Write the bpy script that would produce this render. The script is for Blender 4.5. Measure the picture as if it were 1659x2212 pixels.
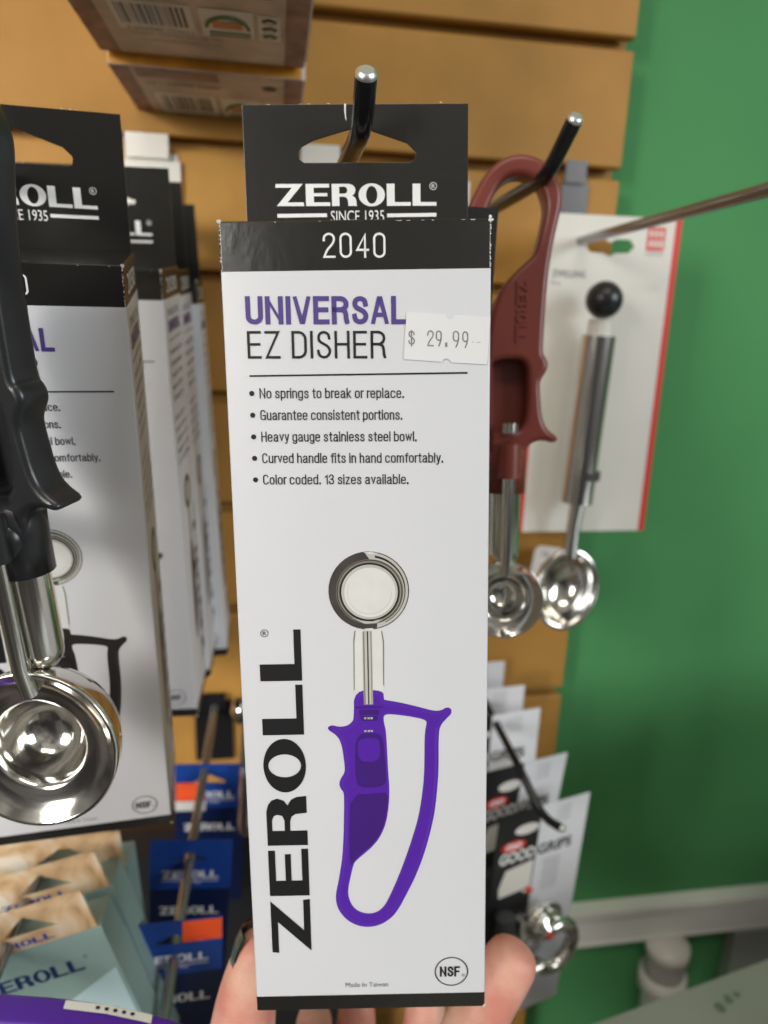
import bpy, bmesh, math, random
import numpy as np
from mathutils import Vector, Matrix
random.seed(7)
S = bpy.context.scene
COL = S.collection
for o in list(bpy.data.objects):
    bpy.data.objects.remove(o)

# ------------------------------------------------------------------ camera
# the camera stands at the origin; +X runs along the display wall, +Y into it, +Z up; the slat wall's face is 0.491 m away
FPX, CX, CY = 1550.0, 829.5, 1106.0
WALL = 0.491
def _unit(a):
    a = np.array(a, float); return a / np.linalg.norm(a)
_n = _unit([600 - CX, 680 - CY, FPX])
_d = np.array([605 - CX, 6730 - CY, FPX]); _d = _unit(_d - _n * (_d @ _n))
_r = np.cross(_d, _n)
RW = np.array([_r, _n, -_d])                     # view axes -> world axes
cd = bpy.data.cameras.new('camera'); cam = bpy.data.objects.new('camera', cd); COL.objects.link(cam)
M3 = np.stack([RW @ [1, 0, 0], RW @ [0, -1, 0], RW @ [0, 0, -1]], axis=1)
cam.matrix_world = Matrix([[*M3[0], 0], [*M3[1], 0], [*M3[2], 0], [0, 0, 0, 1]])
cd.sensor_fit = 'VERTICAL'; cd.sensor_height = 24; cd.sensor_width = 18
cd.lens = 24 * FPX / 2212
cd.clip_start = 0.005; cd.clip_end = 60
cd.dof.use_dof = True; cd.dof.focus_distance = 0.197; cd.dof.aperture_fstop = 6.2
S.camera = cam

def at(px, py, Y):                               # the world point at wall-distance Y along a sight line
    v = RW @ np.array([px - CX, py - CY, FPX]); return Vector(v * (Y / v[1]))
def atz(px, py, z):
    v = RW @ np.array([px - CX, py - CY, FPX]); return Vector(v * (z / v[2]))

# ------------------------------------------------------------------ light
S.render.engine = 'CYCLES'
S.view_settings.view_transform = 'Standard'; S.view_settings.look = 'None'
S.view_settings.exposure = 0.18; S.view_settings.gamma = 1.0; S.view_settings.use_curve_mapping = False
wd = bpy.data.worlds.new('World'); S.world = wd; wd.use_nodes = True
nt = wd.node_tree; nt.nodes.clear()
wo = nt.nodes.new('ShaderNodeOutputWorld'); bg = nt.nodes.new('ShaderNodeBackground')
tc = nt.nodes.new('ShaderNodeTexCoord'); sp = nt.nodes.new('ShaderNodeSeparateXYZ')
cr = nt.nodes.new('ShaderNodeValToRGB'); mr = nt.nodes.new('ShaderNodeMapRange')
nz = nt.nodes.new('ShaderNodeTexNoise'); nz.inputs['Scale'].default_value = 2.3; nz.inputs['Detail'].default_value = 3
mx = nt.nodes.new('ShaderNodeMix'); mx.data_type = 'RGBA'; mx.blend_type = 'MULTIPLY'; mx.inputs[0].default_value = 1
c2 = nt.nodes.new('ShaderNodeValToRGB')
mr.inputs['From Min'].default_value = -1; mr.inputs['From Max'].default_value = 1
els = cr.color_ramp.elements
els[0].position = 0.0; els[0].color = (0.22, 0.19, 0.16, 1)
els[1].position = 1.0; els[1].color = (1.05, 1.0, 0.88, 1)
for p, c in ((0.42, (0.24, 0.22, 0.20, 1)), (0.52, (0.34, 0.33, 0.32, 1)), (0.66, (0.75, 0.72, 0.64, 1))):
    e = els.new(p); e.color = c
c2.color_ramp.elements[0].position = 0.40; c2.color_ramp.elements[0].color = (0.35, 0.35, 0.36, 1)
c2.color_ramp.elements[1].position = 0.62; c2.color_ramp.elements[1].color = (1.25, 1.25, 1.25, 1)
L = nt.links.new
L(tc.outputs['Generated'], sp.inputs[0]); L(sp.outputs['Z'], mr.inputs['Value']); L(mr.outputs[0], cr.inputs[0])
L(tc.outputs['Generated'], nz.inputs['Vector']); L(nz.outputs['Fac'], c2.inputs[0])
L(cr.outputs[0], mx.inputs[6]); L(c2.outputs[0], mx.inputs[7]); L(mx.outputs[2], bg.inputs[0]); L(bg.outputs[0], wo.inputs[0])
bg.inputs[1].default_value = 0.37

def area(name, loc, target, sx, sy, power, col, spread=180):
    ld = bpy.data.lights.new(name, 'AREA'); ld.shape = 'RECTANGLE'; ld.size = sx; ld.size_y = sy
    ld.energy = power; ld.color = col; ld.spread = math.radians(spread)
    o = bpy.data.objects.new(name, ld); COL.objects.link(o); o.location = loc
    o.rotation_euler = (Vector(target) - Vector(loc)).to_track_quat('-Z', 'Y').to_euler()
    return o
# shop window away to the left behind the viewer, and the ceiling troffers
area('window_light', (2.25, -1.75, 0.85), (0.02, 0.35, 0.0), 1.2, 1.2, 19.0, (0.90, 0.955, 1.0), 120)
area('ceiling_light', (-0.10, -0.85, 1.75), (0.05, 0.5, 0.1), 1.2, 0.32, 4.5, (1.0, 0.92, 0.80), 120)
area('left_fill_light', (-1.50, -0.95, 0.40), (-0.52, 0.40, -0.14), 0.8, 0.8, 4.6, (1.0, 0.965, 0.90), 44)  # fill lamp added to brighten the left stack, not a real doorway

# ------------------------------------------------------------------ materials
def mat(name, col, rough=0.5, metal=0.0, bump=0.0, bscale=400.0, var=0.0, vscale=60.0, coat=0.0, sss=0.0, spec=0.5, aniso=None, distort=0.0):
    m = bpy.data.materials.new(name); m.use_nodes = True
    t = m.node_tree; b = t.nodes['Principled BSDF']
    b.inputs['Base Color'].default_value = (*col, 1); b.inputs['Roughness'].default_value = rough
    b.inputs['Metallic'].default_value = metal; b.inputs['Specular IOR Level'].default_value = spec
    if coat:
        b.inputs['Coat Weight'].default_value = coat; b.inputs['Coat Roughness'].default_value = 0.06
    if sss:
        b.inputs['Subsurface Weight'].default_value = sss; b.inputs['Subsurface Scale'].default_value = 0.004
        b.inputs['Subsurface Radius'].default_value = (1.0, 0.35, 0.2)
    co = t.nodes.new('ShaderNodeTexCoord')
    if var:
        n = t.nodes.new('ShaderNodeTexNoise'); n.inputs['Scale'].default_value = vscale; n.inputs['Detail'].default_value = 5
        r = t.nodes.new('ShaderNodeMapRange'); r.inputs['From Min'].default_value = 0.3; r.inputs['From Max'].default_value = 0.7
        r.inputs['To Min'].default_value = 1 - var; r.inputs['To Max'].default_value = 1 + var
        x = t.nodes.new('ShaderNodeMix'); x.data_type = 'RGBA'; x.blend_type = 'MULTIPLY'; x.inputs[0].default_value = 1
        x.inputs[6].default_value = (*col, 1)
        t.links.new(co.outputs['Object'], n.inputs['Vector']); t.links.new(n.outputs['Fac'], r.inputs['Value'])
        t.links.new(r.outputs[0], x.inputs[7]); t.links.new(x.outputs[2], b.inputs['Base Color'])
    if bump:
        n2 = t.nodes.new('ShaderNodeTexNoise'); n2.inputs['Scale'].default_value = bscale; n2.inputs['Detail'].default_value = 4
        n2.inputs['Distortion'].default_value = distort
        bp = t.nodes.new('ShaderNodeBump'); bp.inputs['Strength'].default_value = bump; bp.inputs['Distance'].default_value = 0.0006
        t.links.new(co.outputs['Object'], n2.inputs['Vector']); t.links.new(n2.outputs['Fac'], bp.inputs['Height'])
        t.links.new(bp.outputs[0], b.inputs['Normal'])
        if coat: t.links.new(bp.outputs[0], b.inputs['Coat Normal'])
    return m
def skin_mat():
    m = mat('skin', (0.6, 0.28, 0.2), 0.52, sss=0.2, bump=0.45, bscale=520)
    t = m.node_tree; b = t.nodes['Principled BSDF']; co = t.nodes.new('ShaderNodeTexCoord')
    n = t.nodes.new('ShaderNodeTexNoise'); n.inputs['Scale'].default_value = 48; n.inputs['Detail'].default_value = 6
    r = t.nodes.new('ShaderNodeValToRGB'); e = r.color_ramp.elements
    e[0].position = .34; e[0].color = (0.62, 0.245, 0.185, 1); e[1].position = .64; e[1].color = (0.74, 0.43, 0.325, 1)
    t.links.new(co.outputs['Object'], n.inputs['Vector']); t.links.new(n.outputs['Fac'], r.inputs[0]); t.links.new(r.outputs[0], b.inputs['Base Color'])
    return m
M = {}
M['white'] = mat('white_card', (0.665, 0.672, 0.70), 0.38, bump=0.16, bscale=190, var=0.012, vscale=30)
M['black'] = mat('gloss_black_card', (0.016, 0.0150, 0.0135), 0.26, bump=0.22, bscale=110, distort=1.2, spec=0.7)
M['edge'] = mat('torn_card_edge', (0.74, 0.73, 0.70), 0.9, bump=0.5, bscale=1500)
M['ink'] = mat('black_ink', (0.012, 0.012, 0.013), 0.42, var=0.1, vscale=900)
M['wink'] = mat('white_ink', (0.80, 0.80, 0.79), 0.45)
M['gink'] = mat('grey_ink', (0.20, 0.20, 0.21), 0.6, var=0.4, vscale=2500)
M['pink'] = mat('purple_ink', (0.085, 0.050, 0.235), 0.42)
M['p1'] = mat('printed_purple', (0.088, 0.017, 0.36), 0.42, var=0.05, vscale=80)
M['p2'] = mat('printed_purple_deep', (0.050, 0.012, 0.185), 0.42, var=0.06, vscale=80)
M['p3'] = mat('printed_purple_pale', (0.115, 0.032, 0.420), 0.42)
M['p1b'] = mat('printed_purple_edge', (0.105, 0.026, 0.40), 0.42)
M['s0'] = mat('printed_steel_dark', (0.055, 0.048, 0.044), 0.42, var=0.35, vscale=120)
M['s1'] = mat('printed_steel_mid', (0.24, 0.225, 0.18), 0.42, var=0.25, vscale=100)
M['s2'] = mat('printed_steel_light', (0.50, 0.49, 0.45), 0.42, var=0.1, vscale=120)
M['s3'] = mat('printed_steel_white', (0.70, 0.70, 0.67), 0.42, var=0.05, vscale=150)
M['k1'] = mat('printed_black', (0.02, 0.018, 0.017), 0.42)
M['sticker'] = mat('matte_label', (0.73, 0.73, 0.735), 0.80, bump=0.05, bscale=900)
M['mdf'] = mat('slat_board_face', (0.405, 0.208, 0.046), 0.55, spec=0.3, bump=0.10, bscale=420, var=0.09, vscale=26)
M['green'] = mat('green_wall_paint', (0.070, 0.262, 0.094), 0.8, spec=0.25, bump=0.25, bscale=260, var=0.05, vscale=9)
M['rodblk'] = mat('black_hook_coating', (0.012, 0.012, 0.013), 0.22, spec=0.35)
M['chrome'] = mat('bright_chrome', (0.62, 0.61, 0.59), 0.12, metal=1, bump=0.03, bscale=200)
M['steel'] = mat('polished_steel', (0.72, 0.70, 0.66), 0.11, metal=1)
M['tipm'] = mat('ground_steel_tip', (0.85, 0.86, 0.86), 0.38, metal=1)
M['plate'] = mat('galvanised_plate', (0.82, 0.80, 0.74), 0.42, metal=0.6)
M['dksteel'] = mat('dull_grey_steel', (0.30, 0.30, 0.305), 0.22, metal=0.85)
M['brushed'] = mat('brushed_steel', (0.70, 0.69, 0.65), 0.17, metal=1)
M['blkpl'] = mat('satin_black_plastic', (0.016, 0.017, 0.019), 0.30, bump=0.05, bscale=900)
M['terra'] = mat('terracotta_plastic', (0.180, 0.036, 0.025), 0.36, bump=0.05, bscale=700, var=0.04, vscale=50)
M['purple'] = mat('purple_plastic', (0.075, 0.016, 0.29), 0.33, bump=0.06, bscale=700)
M['cardw'] = mat('ivory_card', (0.69, 0.67, 0.61), 0.5, var=0.02, vscale=30)
M['darkpack'] = mat('dark_brown_card', (0.016, 0.010, 0.007), 0.5)
M['smudge'] = mat('dark_green_smudge', (0.11, 0.16, 0.12), 0.6)
M['red'] = mat('red_print', (0.62, 0.028, 0.018), 0.5)
M['blue'] = mat('blue_card', (0.008, 0.050, 0.27), 0.42, var=0.12, vscale=40)
M['navy'] = mat('navy_card', (0.004, 0.012, 0.06), 0.4, var=0.15, vscale=40)
M['orange'] = mat('orange_label', (0.95, 0.10, 0.015), 0.75)
M['teal'] = mat('pale_teal_card', (0.27, 0.40, 0.38), 0.45, var=0.05, vscale=25)
M['tealpale'] = mat('pale_blue_panel', (0.48, 0.66, 0.70), 0.45)
M['navyink'] = mat('navy_ink', (0.010, 0.03, 0.12), 0.5)
M['blueink'] = mat('blue_ink', (0.03, 0.06, 0.35), 0.5)
M['rail'] = mat('painted_rail', (0.80, 0.80, 0.76), 0.35, var=0.04, vscale=20)
M['pvc'] = mat('white_pipe', (0.70, 0.68, 0.63), 0.35)
M['board'] = mat('grey_white_board', (0.27, 0.29, 0.25), 0.3, var=0.08, vscale=12)
M['kraft'] = mat('kraft_print', (0.66, 0.55, 0.47), 0.6, var=0.22, vscale=45)
M['kraftd'] = mat('brown_print', (0.34, 0.20, 0.155), 0.6, var=0.4, vscale=90)
M['amber'] = mat('amber_print', (0.75, 0.34, 0.03), 0.5, var=0.3, vscale=50)
M['palep'] = mat('pale_label_print', (0.68, 0.65, 0.60), 0.55, var=0.05, vscale=60)
M['labelw'] = mat('white_label_print', (0.84, 0.82, 0.78), 0.55, var=0.03, vscale=60)
M['lgreen'] = mat('leaf_green_print', (0.06, 0.19, 0.07), 0.55)
M['peach'] = mat('peach_print', (0.62, 0.27, 0.13), 0.55)
M['skin'] = skin_mat()
M['nail'] = mat('dark_nail_polish', (0.045, 0.05, 0.045), 0.2, coat=0.6)
M['nail2'] = mat('gold_nail_polish', (0.30, 0.22, 0.11), 0.2, metal=0.5, coat=0.6)
def marble():
    m = mat('beige_marble_print', (0.6, 0.5, 0.38), 0.45)
    t = m.node_tree; b = t.nodes['Principled BSDF']; co = t.nodes.new('ShaderNodeTexCoord')
    n = t.nodes.new('ShaderNodeTexNoise'); n.inputs['Scale'].default_value = 38; n.inputs['Detail'].default_value = 5; n.inputs['Distortion'].default_value = 1.6
    r = t.nodes.new('ShaderNodeValToRGB'); e = r.color_ramp.elements
    e[0].position = 0.35; e[0].color = (0.40, 0.25, 0.13, 1); e[1].position = 0.60; e[1].color = (0.72, 0.67, 0.58, 1)
    x = e.new(0.47); x.color = (0.62, 0.44, 0.26, 1)
    t.links.new(co.outputs['Object'], n.inputs['Vector']); t.links.new(n.outputs['Fac'], r.inputs[0]); t.links.new(r.outputs[0], b.inputs['Base Color'])
    return m
M['marble'] = marble()

# ------------------------------------------------------------------ object helpers
def empty(name, matrix, label=None, cat=None, group=None):
    o = bpy.data.objects.new(name, None); COL.objects.link(o); o.matrix_world = matrix; o.empty_display_size = 0.01
    if label: o['label'] = label
    if cat: o['category'] = cat
    if group: o['group'] = group
    return o
def tag(o, label, cat, group=None):
    o['label'] = label; o['category'] = cat
    if group: o['group'] = group
    return o
def copy_tree(o, parent=None):
    c = o.copy(); COL.objects.link(c)
    if parent: c.parent = parent
    for ch in o.children: copy_tree(ch, c)
    return c
class MB:
    def __init__(s): s.v = []; s.f = []; s.m = []; s.sm = []; s.mats = []
    def mi(s, m):
        m = M[m] if isinstance(m, str) else m
        if m not in s.mats: s.mats.append(m)
        return s.mats.index(m)
    def add(s, verts, faces, m, smooth=False):
        b = len(s.v); k = s.mi(m); s.v += [tuple(v) for v in verts]
        for f in faces: s.f.append([i + b for i in f]); s.m.append(k); s.sm.append(smooth)
    def box(s, x0, x1, y0, y1, z0, z1, m):
        v = [(x, y, z) for x in (x0, x1) for y in (y0, y1) for z in (z0, z1)]
        s.add(v, [(0, 1, 3, 2), (4, 6, 7, 5), (0, 4, 5, 1), (2, 3, 7, 6), (0, 2, 6, 4), (1, 5, 7, 3)], m)
    def tube(s, pts, rad, m, n=18, caps=True, tip=None, tipn=0):
        pts = [Vector(p) for p in pts]; k = len(pts)
        rads = rad if isinstance(rad, (list, tuple)) else [rad] * k
        up = None; rings = []
        for i, p in enumerate(pts):
            t = (pts[min(i + 1, k - 1)] - pts[max(i - 1, 0)]).normalized()
            if up is None: up = t.orthogonal().normalized()
            up = (up - t * up.dot(t)).normalized(); w = t.cross(up)
            rings.append([p + (up * math.cos(a) + w * math.sin(a)) * rads[i] for a in [2 * math.pi * j / n for j in range(n)]])
        verts = [v for r in rings for v in r]
        for i in range(k - 1):
            fs = [(i * n + j, i * n + (j + 1) % n, (i + 1) * n + (j + 1) % n, (i + 1) * n + j) for j in range(n)]
            mm = tip if (tip and i >= k - 1 - tipn) else m
            if i == 0: b0 = len(s.v); s.add(verts, fs, mm, True)
            else:
                kk = s.mi(mm)
                for f in fs: s.f.append([q + b0 for q in f]); s.m.append(kk); s.sm.append(True)
        if caps:
            s.add(rings[0], [list(range(n))[::-1]], m); s.add(rings[-1], [list(range(n))], tip or m)
    def lathe(s, prof, m, axis='Y', c=(0, 0, 0), n=48):           # prof of (radius, along-axis)
        verts = []
        for r, a in prof:
            for j in range(n):
                q = 2 * math.pi * j / n; u, w = r * math.cos(q), r * math.sin(q)
                verts.append((c[0] + u, c[1] + a, c[2] + w) if axis == 'Y' else (c[0] + u, c[1] + w, c[2] + a))
        fs = [(i * n + j, i * n + (j + 1) % n, (i + 1) * n + (j + 1) % n, (i + 1) * n + j) for i in range(len(prof) - 1) for j in range(n)]
        s.add(verts, fs, m, True)
    def build(s, name, parent=None, world=None):
        me = bpy.data.meshes.new(name); me.from_pydata(s.v, [], s.f)
        for m in s.mats: me.materials.append(m)
        me.polygons.foreach_set('material_index', s.m); me.polygons.foreach_set('use_smooth', s.sm); me.update()
        o = bpy.data.objects.new(name, me); COL.objects.link(o)
        if world is not None: o.matrix_world = world
        if parent is not None: o.parent = parent
        return o

def curve_mesh(cu):
    o = bpy.data.objects.new('tmp', cu); COL.objects.link(o)
    dg = bpy.context.evaluated_depsgraph_get(); dg.update(); e = o.evaluated_get(dg); me = e.to_mesh()
    v = [tuple(x.co) for x in me.vertices]; f = [list(p.vertices) for p in me.polygons]
    e.to_mesh_clear(); bpy.data.objects.remove(o)
    return v, f
_tx = {}
def text2d(s, w=0.0):
    if (s, w) not in _tx:
        cu = bpy.data.curves.new('t', 'FONT'); cu.body = s; cu.size = 1; cu.offset = w; cu.resolution_u = 3; cu.fill_mode = 'FRONT'
        _tx[(s, w)] = curve_mesh(cu); bpy.data.curves.remove(cu)
    return _tx[(s, w)]
def poly2d(contours, extrude=0.0, bevel=0.0, res=2):
    cu = bpy.data.curves.new('p', 'CURVE'); cu.dimensions = '2D'; cu.fill_mode = 'BOTH'; cu.extrude = extrude; cu.bevel_depth = bevel; cu.bevel_resolution = res
    if bevel: cu.offset = -bevel
    for c in contours:
        sp = cu.splines.new('POLY'); sp.points.add(len(c) - 1); sp.use_cyclic_u = True
        for p, q in zip(sp.points, c): p.co = (q[0], q[1], 0, 1)
    r = curve_mesh(cu); bpy.data.curves.remove(cu); return r
def ell(cx, cy, rx, ry, n=40): return [(cx + rx * math.cos(2 * math.pi * i / n), cy + ry * math.sin(2 * math.pi * i / n)) for i in range(n)]
def smooth(c, it=2):
    for _ in range(it):
        o = []
        for i in range(len(c)):
            a, b = c[i], c[(i + 1) % len(c)]
            o += [(a[0] * .75 + b[0] * .25, a[1] * .75 + b[1] * .25), (a[0] * .25 + b[0] * .75, a[1] * .25 + b[1] * .75)]
        c = o
    return c
# a plain condensed sans drawn with strokes: cap height 1, x-height XH
XH = .72
def arc(cx, cy, rx, ry, a0, a1, n=7): return [(cx + rx * math.cos(math.radians(a0 + (a1 - a0) * i / n)), cy + ry * math.sin(math.radians(a0 + (a1 - a0) * i / n))) for i in range(n + 1)]
def stad(x0, x1, y0, y1, k=1.15):
    r = (x1 - x0) / 2; c = (x0 + x1) / 2; ry = min(r * k, (y1 - y0) / 2)
    return arc(c, y1 - ry, r, ry, 0, 180, 12) + arc(c, y0 + ry, r, ry, 180, 360, 12)
def crom(p, n=4):
    q = [p[0]] + list(p) + [p[-1]]; o = []
    for i in range(1, len(q) - 2):
        for k in range(n):
            t = k / n; o.append(tuple(.5 * (2 * q[i][j] + (q[i + 1][j] - q[i - 1][j]) * t + (2 * q[i - 1][j] - 5 * q[i][j] + 4 * q[i + 1][j] - q[i + 2][j]) * t * t + (3 * q[i][j] - q[i - 1][j] - 3 * q[i + 1][j] + q[i + 2][j]) * t ** 3) for j in (0, 1)))
    return o + [q[-1]]
def glyphs():
    g = {}; w = .34; x = XH; r = w / 2
    arch = lambda a, b: [(a, x - .22)] + arc((a + b) / 2, x - .2, (b - a) / 2, .2, 180, 0, 10) + [(b, 0)]
    S = [(.37, .76), (.33, .92), (.20, 1.0), (.07, .93), (.03, .77), (.08, .62), (.2, .53), (.32, .42), (.38, .26), (.33, .08), (.2, 0), (.06, .07), (.01, .25)]
    ST = lambda *a: ('c', stad(*a))
    g['o'] = [ST(0, w, 0, x)]; g['n'] = [[(0, 0), (0, x)], arch(0, .32)]; g['h'] = [[(0, 0), (0, 1)], arch(0, .32)]
    g['m'] = [[(0, 0), (0, x)], arch(0, .28), arch(.28, .56)]; g['u'] = [[(.32, x), (.32, 0)], [(0, x), (0, .2)] + arc(.16, .2, .16, .2, 180, 360, 10)]
    g['r'] = [[(0, 0), (0, x)], [(0, x - .25)] + arc(.16, x - .18, .16, .17, 170, 80, 6)]
    g['p'] = [[(0, -.24), (0, x)], ST(0, w, 0, x)]; g['b'] = [[(0, 0), (0, 1)], ST(0, w, 0, x)]; g['d'] = [[(w, 0), (w, 1)], ST(0, w, 0, x)]
    g['g'] = [ST(0, w, 0, x), [(w, x), (w, -.08)] + arc(r, -.08, r, .17, 0, -150, 8)]
    g['e'] = [[(.01, .38), (w, .38)] + arc(r, x - .2, r, .2, 0, 180, 10) + arc(r, .2, r, .2, 180, 335, 9)]
    g['c'] = [arc(r, x - .2, r, .2, 15, 180, 10) + arc(r, .2, r, .2, 180, 345, 10)]
    g['a'] = [arc(.17, x - .19, .15, .19, 165, 0, 8) + [(.32, .1), (.35, 0)], crom([(.32, .44), (.2, .40), (.06, .33), (0, .19), (.04, .05), (.13, 0), (.24, .05), (.32, .2)])]
    g['s'] = [[(a * .82, b * x) for a, b in crom(S)]]
    g['t'] = [[(.1, .93), (.1, .12)] + arc(.19, .11, .09, .11, 180, 280, 5), [(0, x), (.22, x)]]; g['f'] = [[(.1, 0), (.1, .85)] + arc(.21, .86, .11, .13, 180, 85, 5), [(0, x), (.23, x)]]
    g['i'] = [[(0, 0), (0, x)], [(0, .9), (0, 1)]]; g['l'] = [[(0, 0), (0, 1)]]; g['k'] = [[(0, 0), (0, 1)], [(.3, x), (0, .3)], [(.1, .4), (.32, 0)]]
    g['v'] = [[(0, x), (.16, 0), (.32, x)]]; g['w'] = [[(0, x), (.12, 0), (.25, x - .06), (.38, 0), (.5, x)]]; g['y'] = [[(0, x), (.16, .02)], [(.32, x), (.14, -.12), (.08, -.22), (0, -.22)]]
    g['z'] = [[(0, x), (.29, x), (0, 0), (.3, 0)]]; g['.'] = [[(0, -.01), (0, .10)], [(.04, -.01), (.04, .10)]]
    g['N'] = [[(0, 0), (0, 1)], [(.42, 0), (.42, 1)], [(-.01, 1.03), (.43, -.03)]]; g['H'] = [[(0, 0), (0, 1)], [(.4, 0), (.4, 1)], [(0, .52), (.4, .52)]]; g['I'] = [[(0, 0), (0, 1)]]
    g['U'] = [[(0, 1), (0, .24)] + arc(.2, .24, .2, .24, 180, 360, 12) + [(.4, 1)]]; g['V'] = [[(0, 1), (.185, 0), (.235, 0), (.42, 1)]]; g['L'] = [[(0, 1), (0, 0), (.33, 0)]]
    g['E'] = [[(.36, 1), (0, 1), (0, 0), (.36, 0)], [(0, .52), (.33, .52)]]; g['F'] = [[(.34, 1), (0, 1), (0, 0)], [(0, .5), (.3, .5)]]; g['A'] = [[(0, 0), (.19, 1), (.24, 1), (.43, 0)], [(.075, .30), (.355, .30)]]; g['Z'] = [[(0, 1), (.4, 1), (0, 0), (.41, 0)]]
    g['R'] = [[(0, 0), (0, 1), (.2, 1)] + arc(.2, .76, .19, .24, 90, -90, 10) + [(0, .52)], [(.2, .52)] + crom([(.25, .51), (.33, .46), (.37, .34), (.385, .12), (.41, 0)])]
    g['D'] = [[(.18, 0), (0, 0), (0, 1), (.18, 1)] + arc(.18, .72, .22, .28, 90, 0, 6) + arc(.18, .28, .22, .28, 0, -90, 6)]
    g['S'] = [crom(S)]; g['C'] = [arc(.2, .74, .2, .26, 10, 180, 10) + arc(.2, .26, .2, .26, 180, 350, 10)]; g['G'] = [arc(.2, .74, .2, .26, 15, 180, 10) + arc(.2, .26, .2, .26, 180, 345, 10) + [(.4, .46), (.21, .46)], [(.4, .3), (.4, 0)]]
    g['0'] = [ST(0, .37, 0, 1)]; g['1'] = [[(.02, .76), (.1, .80), (.2, 1), (.2, 0)]]
    g['2'] = [crom([(.0, .72), (.03, .90), (.18, 1.0), (.33, .92), (.37, .75), (.30, .55), (.12, .30), (0.01, .0)]) + [(.38, 0)]]
    g['3'] = [crom([(.0, .76), (.05, .93), (.18, 1), (.32, .92), (.34, .74), (.28, .58), (.14, .53)]), crom([(.14, .53), (.3, .47), (.37, .28), (.32, .08), (.17, 0), (.03, .08), (-.01, .26)])]
    g['4'] = [[(.29, 0), (.29, 1), (0, .3), (.4, .3)]]; g['9'] = [ST(0, .36, .38, 1), [(.36, .72), (.36, .55), (.30, .25), (.18, 0)]]
    g['$'] = [[(a, .06 + b * .88) for a, b in crom(S)], [(.19, -.06), (.19, 1.06)]]; g[' '] = []
    return g
GL = glyphs()
def stroke_mesh(p, wd, closed):
    n = len(p); L_, R_ = [], []
    for i in range(n):
        a = p[(i - 1) % n] if (closed or i) else None; b = p[(i + 1) % n] if (closed or i < n - 1) else None; c = p[i]; ds = []
        for q0, q1 in ((a, c), (c, b)):
            if q0 is None or q1 is None: continue
            d = (q1[0] - q0[0], q1[1] - q0[1]); l = math.hypot(*d)
            if l > 1e-7: ds.append((d[0] / l, d[1] / l))
        if len(ds) == 2:
            m = (-(ds[0][1] + ds[1][1]), ds[0][0] + ds[1][0]); l = math.hypot(*m) or 1; m = (m[0] / l, m[1] / l)
            k = 1 / max(.30, m[0] * -ds[0][1] + m[1] * ds[0][0])
        else: m = (-ds[0][1], ds[0][0]); k = 1
        L_.append((c[0] + m[0] * k * wd / 2, c[1] + m[1] * k * wd / 2)); R_.append((c[0] - m[0] * k * wd / 2, c[1] - m[1] * k * wd / 2))
    return L_ + R_, [(i, (i + 1) % n, n + (i + 1) % n, n + i) for i in range(n if closed else n - 1)]
CAPH = max(v[1] for v in text2d('H')[0])
# the maker's wordmark, unit height, wide letters with thick stems and thin bars
def logo_contours():
    R = [(0, 0), (.34, 0), (.34, .42), (.55, .42), (.66, .38), (.72, .28), (.745, 0), (1.13, 0), (1.11, .25), (1.05, .38), (.92, .47), (1.03, .56), (1.08, .72), (1.04, .86), (.94, .95), (.78, 1), (0, 1)]
    Rh = [(.34, .56), (.34, .87), (.58, .87), (.68, .82), (.71, .72), (.68, .61), (.58, .56)]
    Z = [(0, 1), (1.23, 1), (.52, .17), (1.25, .17), (1.27, 0), (.02, 0), (.73, .83), (-.02, .83)]
    E = [(0, 0), (1.1, 0), (1.1, .17), (.36, .17), (.36, .44), (.98, .44), (.98, .585), (.36, .585), (.36, .83), (1.07, .83), (1.07, 1), (0, 1)]
    Lq = [(0, 0), (1.09, 0), (1.09, .17), (.36, .17), (.36, 1), (0, 1)]
    out = []; x = 0
    for c, w in (([Z], 1.27), ([E], 1.10), ([R, Rh], 1.13), ([ell(.6, .5, .6, .52), ell(.6, .5, .255, .40)], 1.2), ([Lq], 1.09), ([Lq], 1.09)):
        out += [[(p[0] + x, p[1]) for p in k] for k in c]; x += w + .085
    return out, x - .085
_lc, LOGOW = logo_contours()
LOGO = poly2d(_lc)
REG = poly2d([ell(0, 0, 1, 1, 28), ell(0, 0, .86, .86, 28)])
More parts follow.
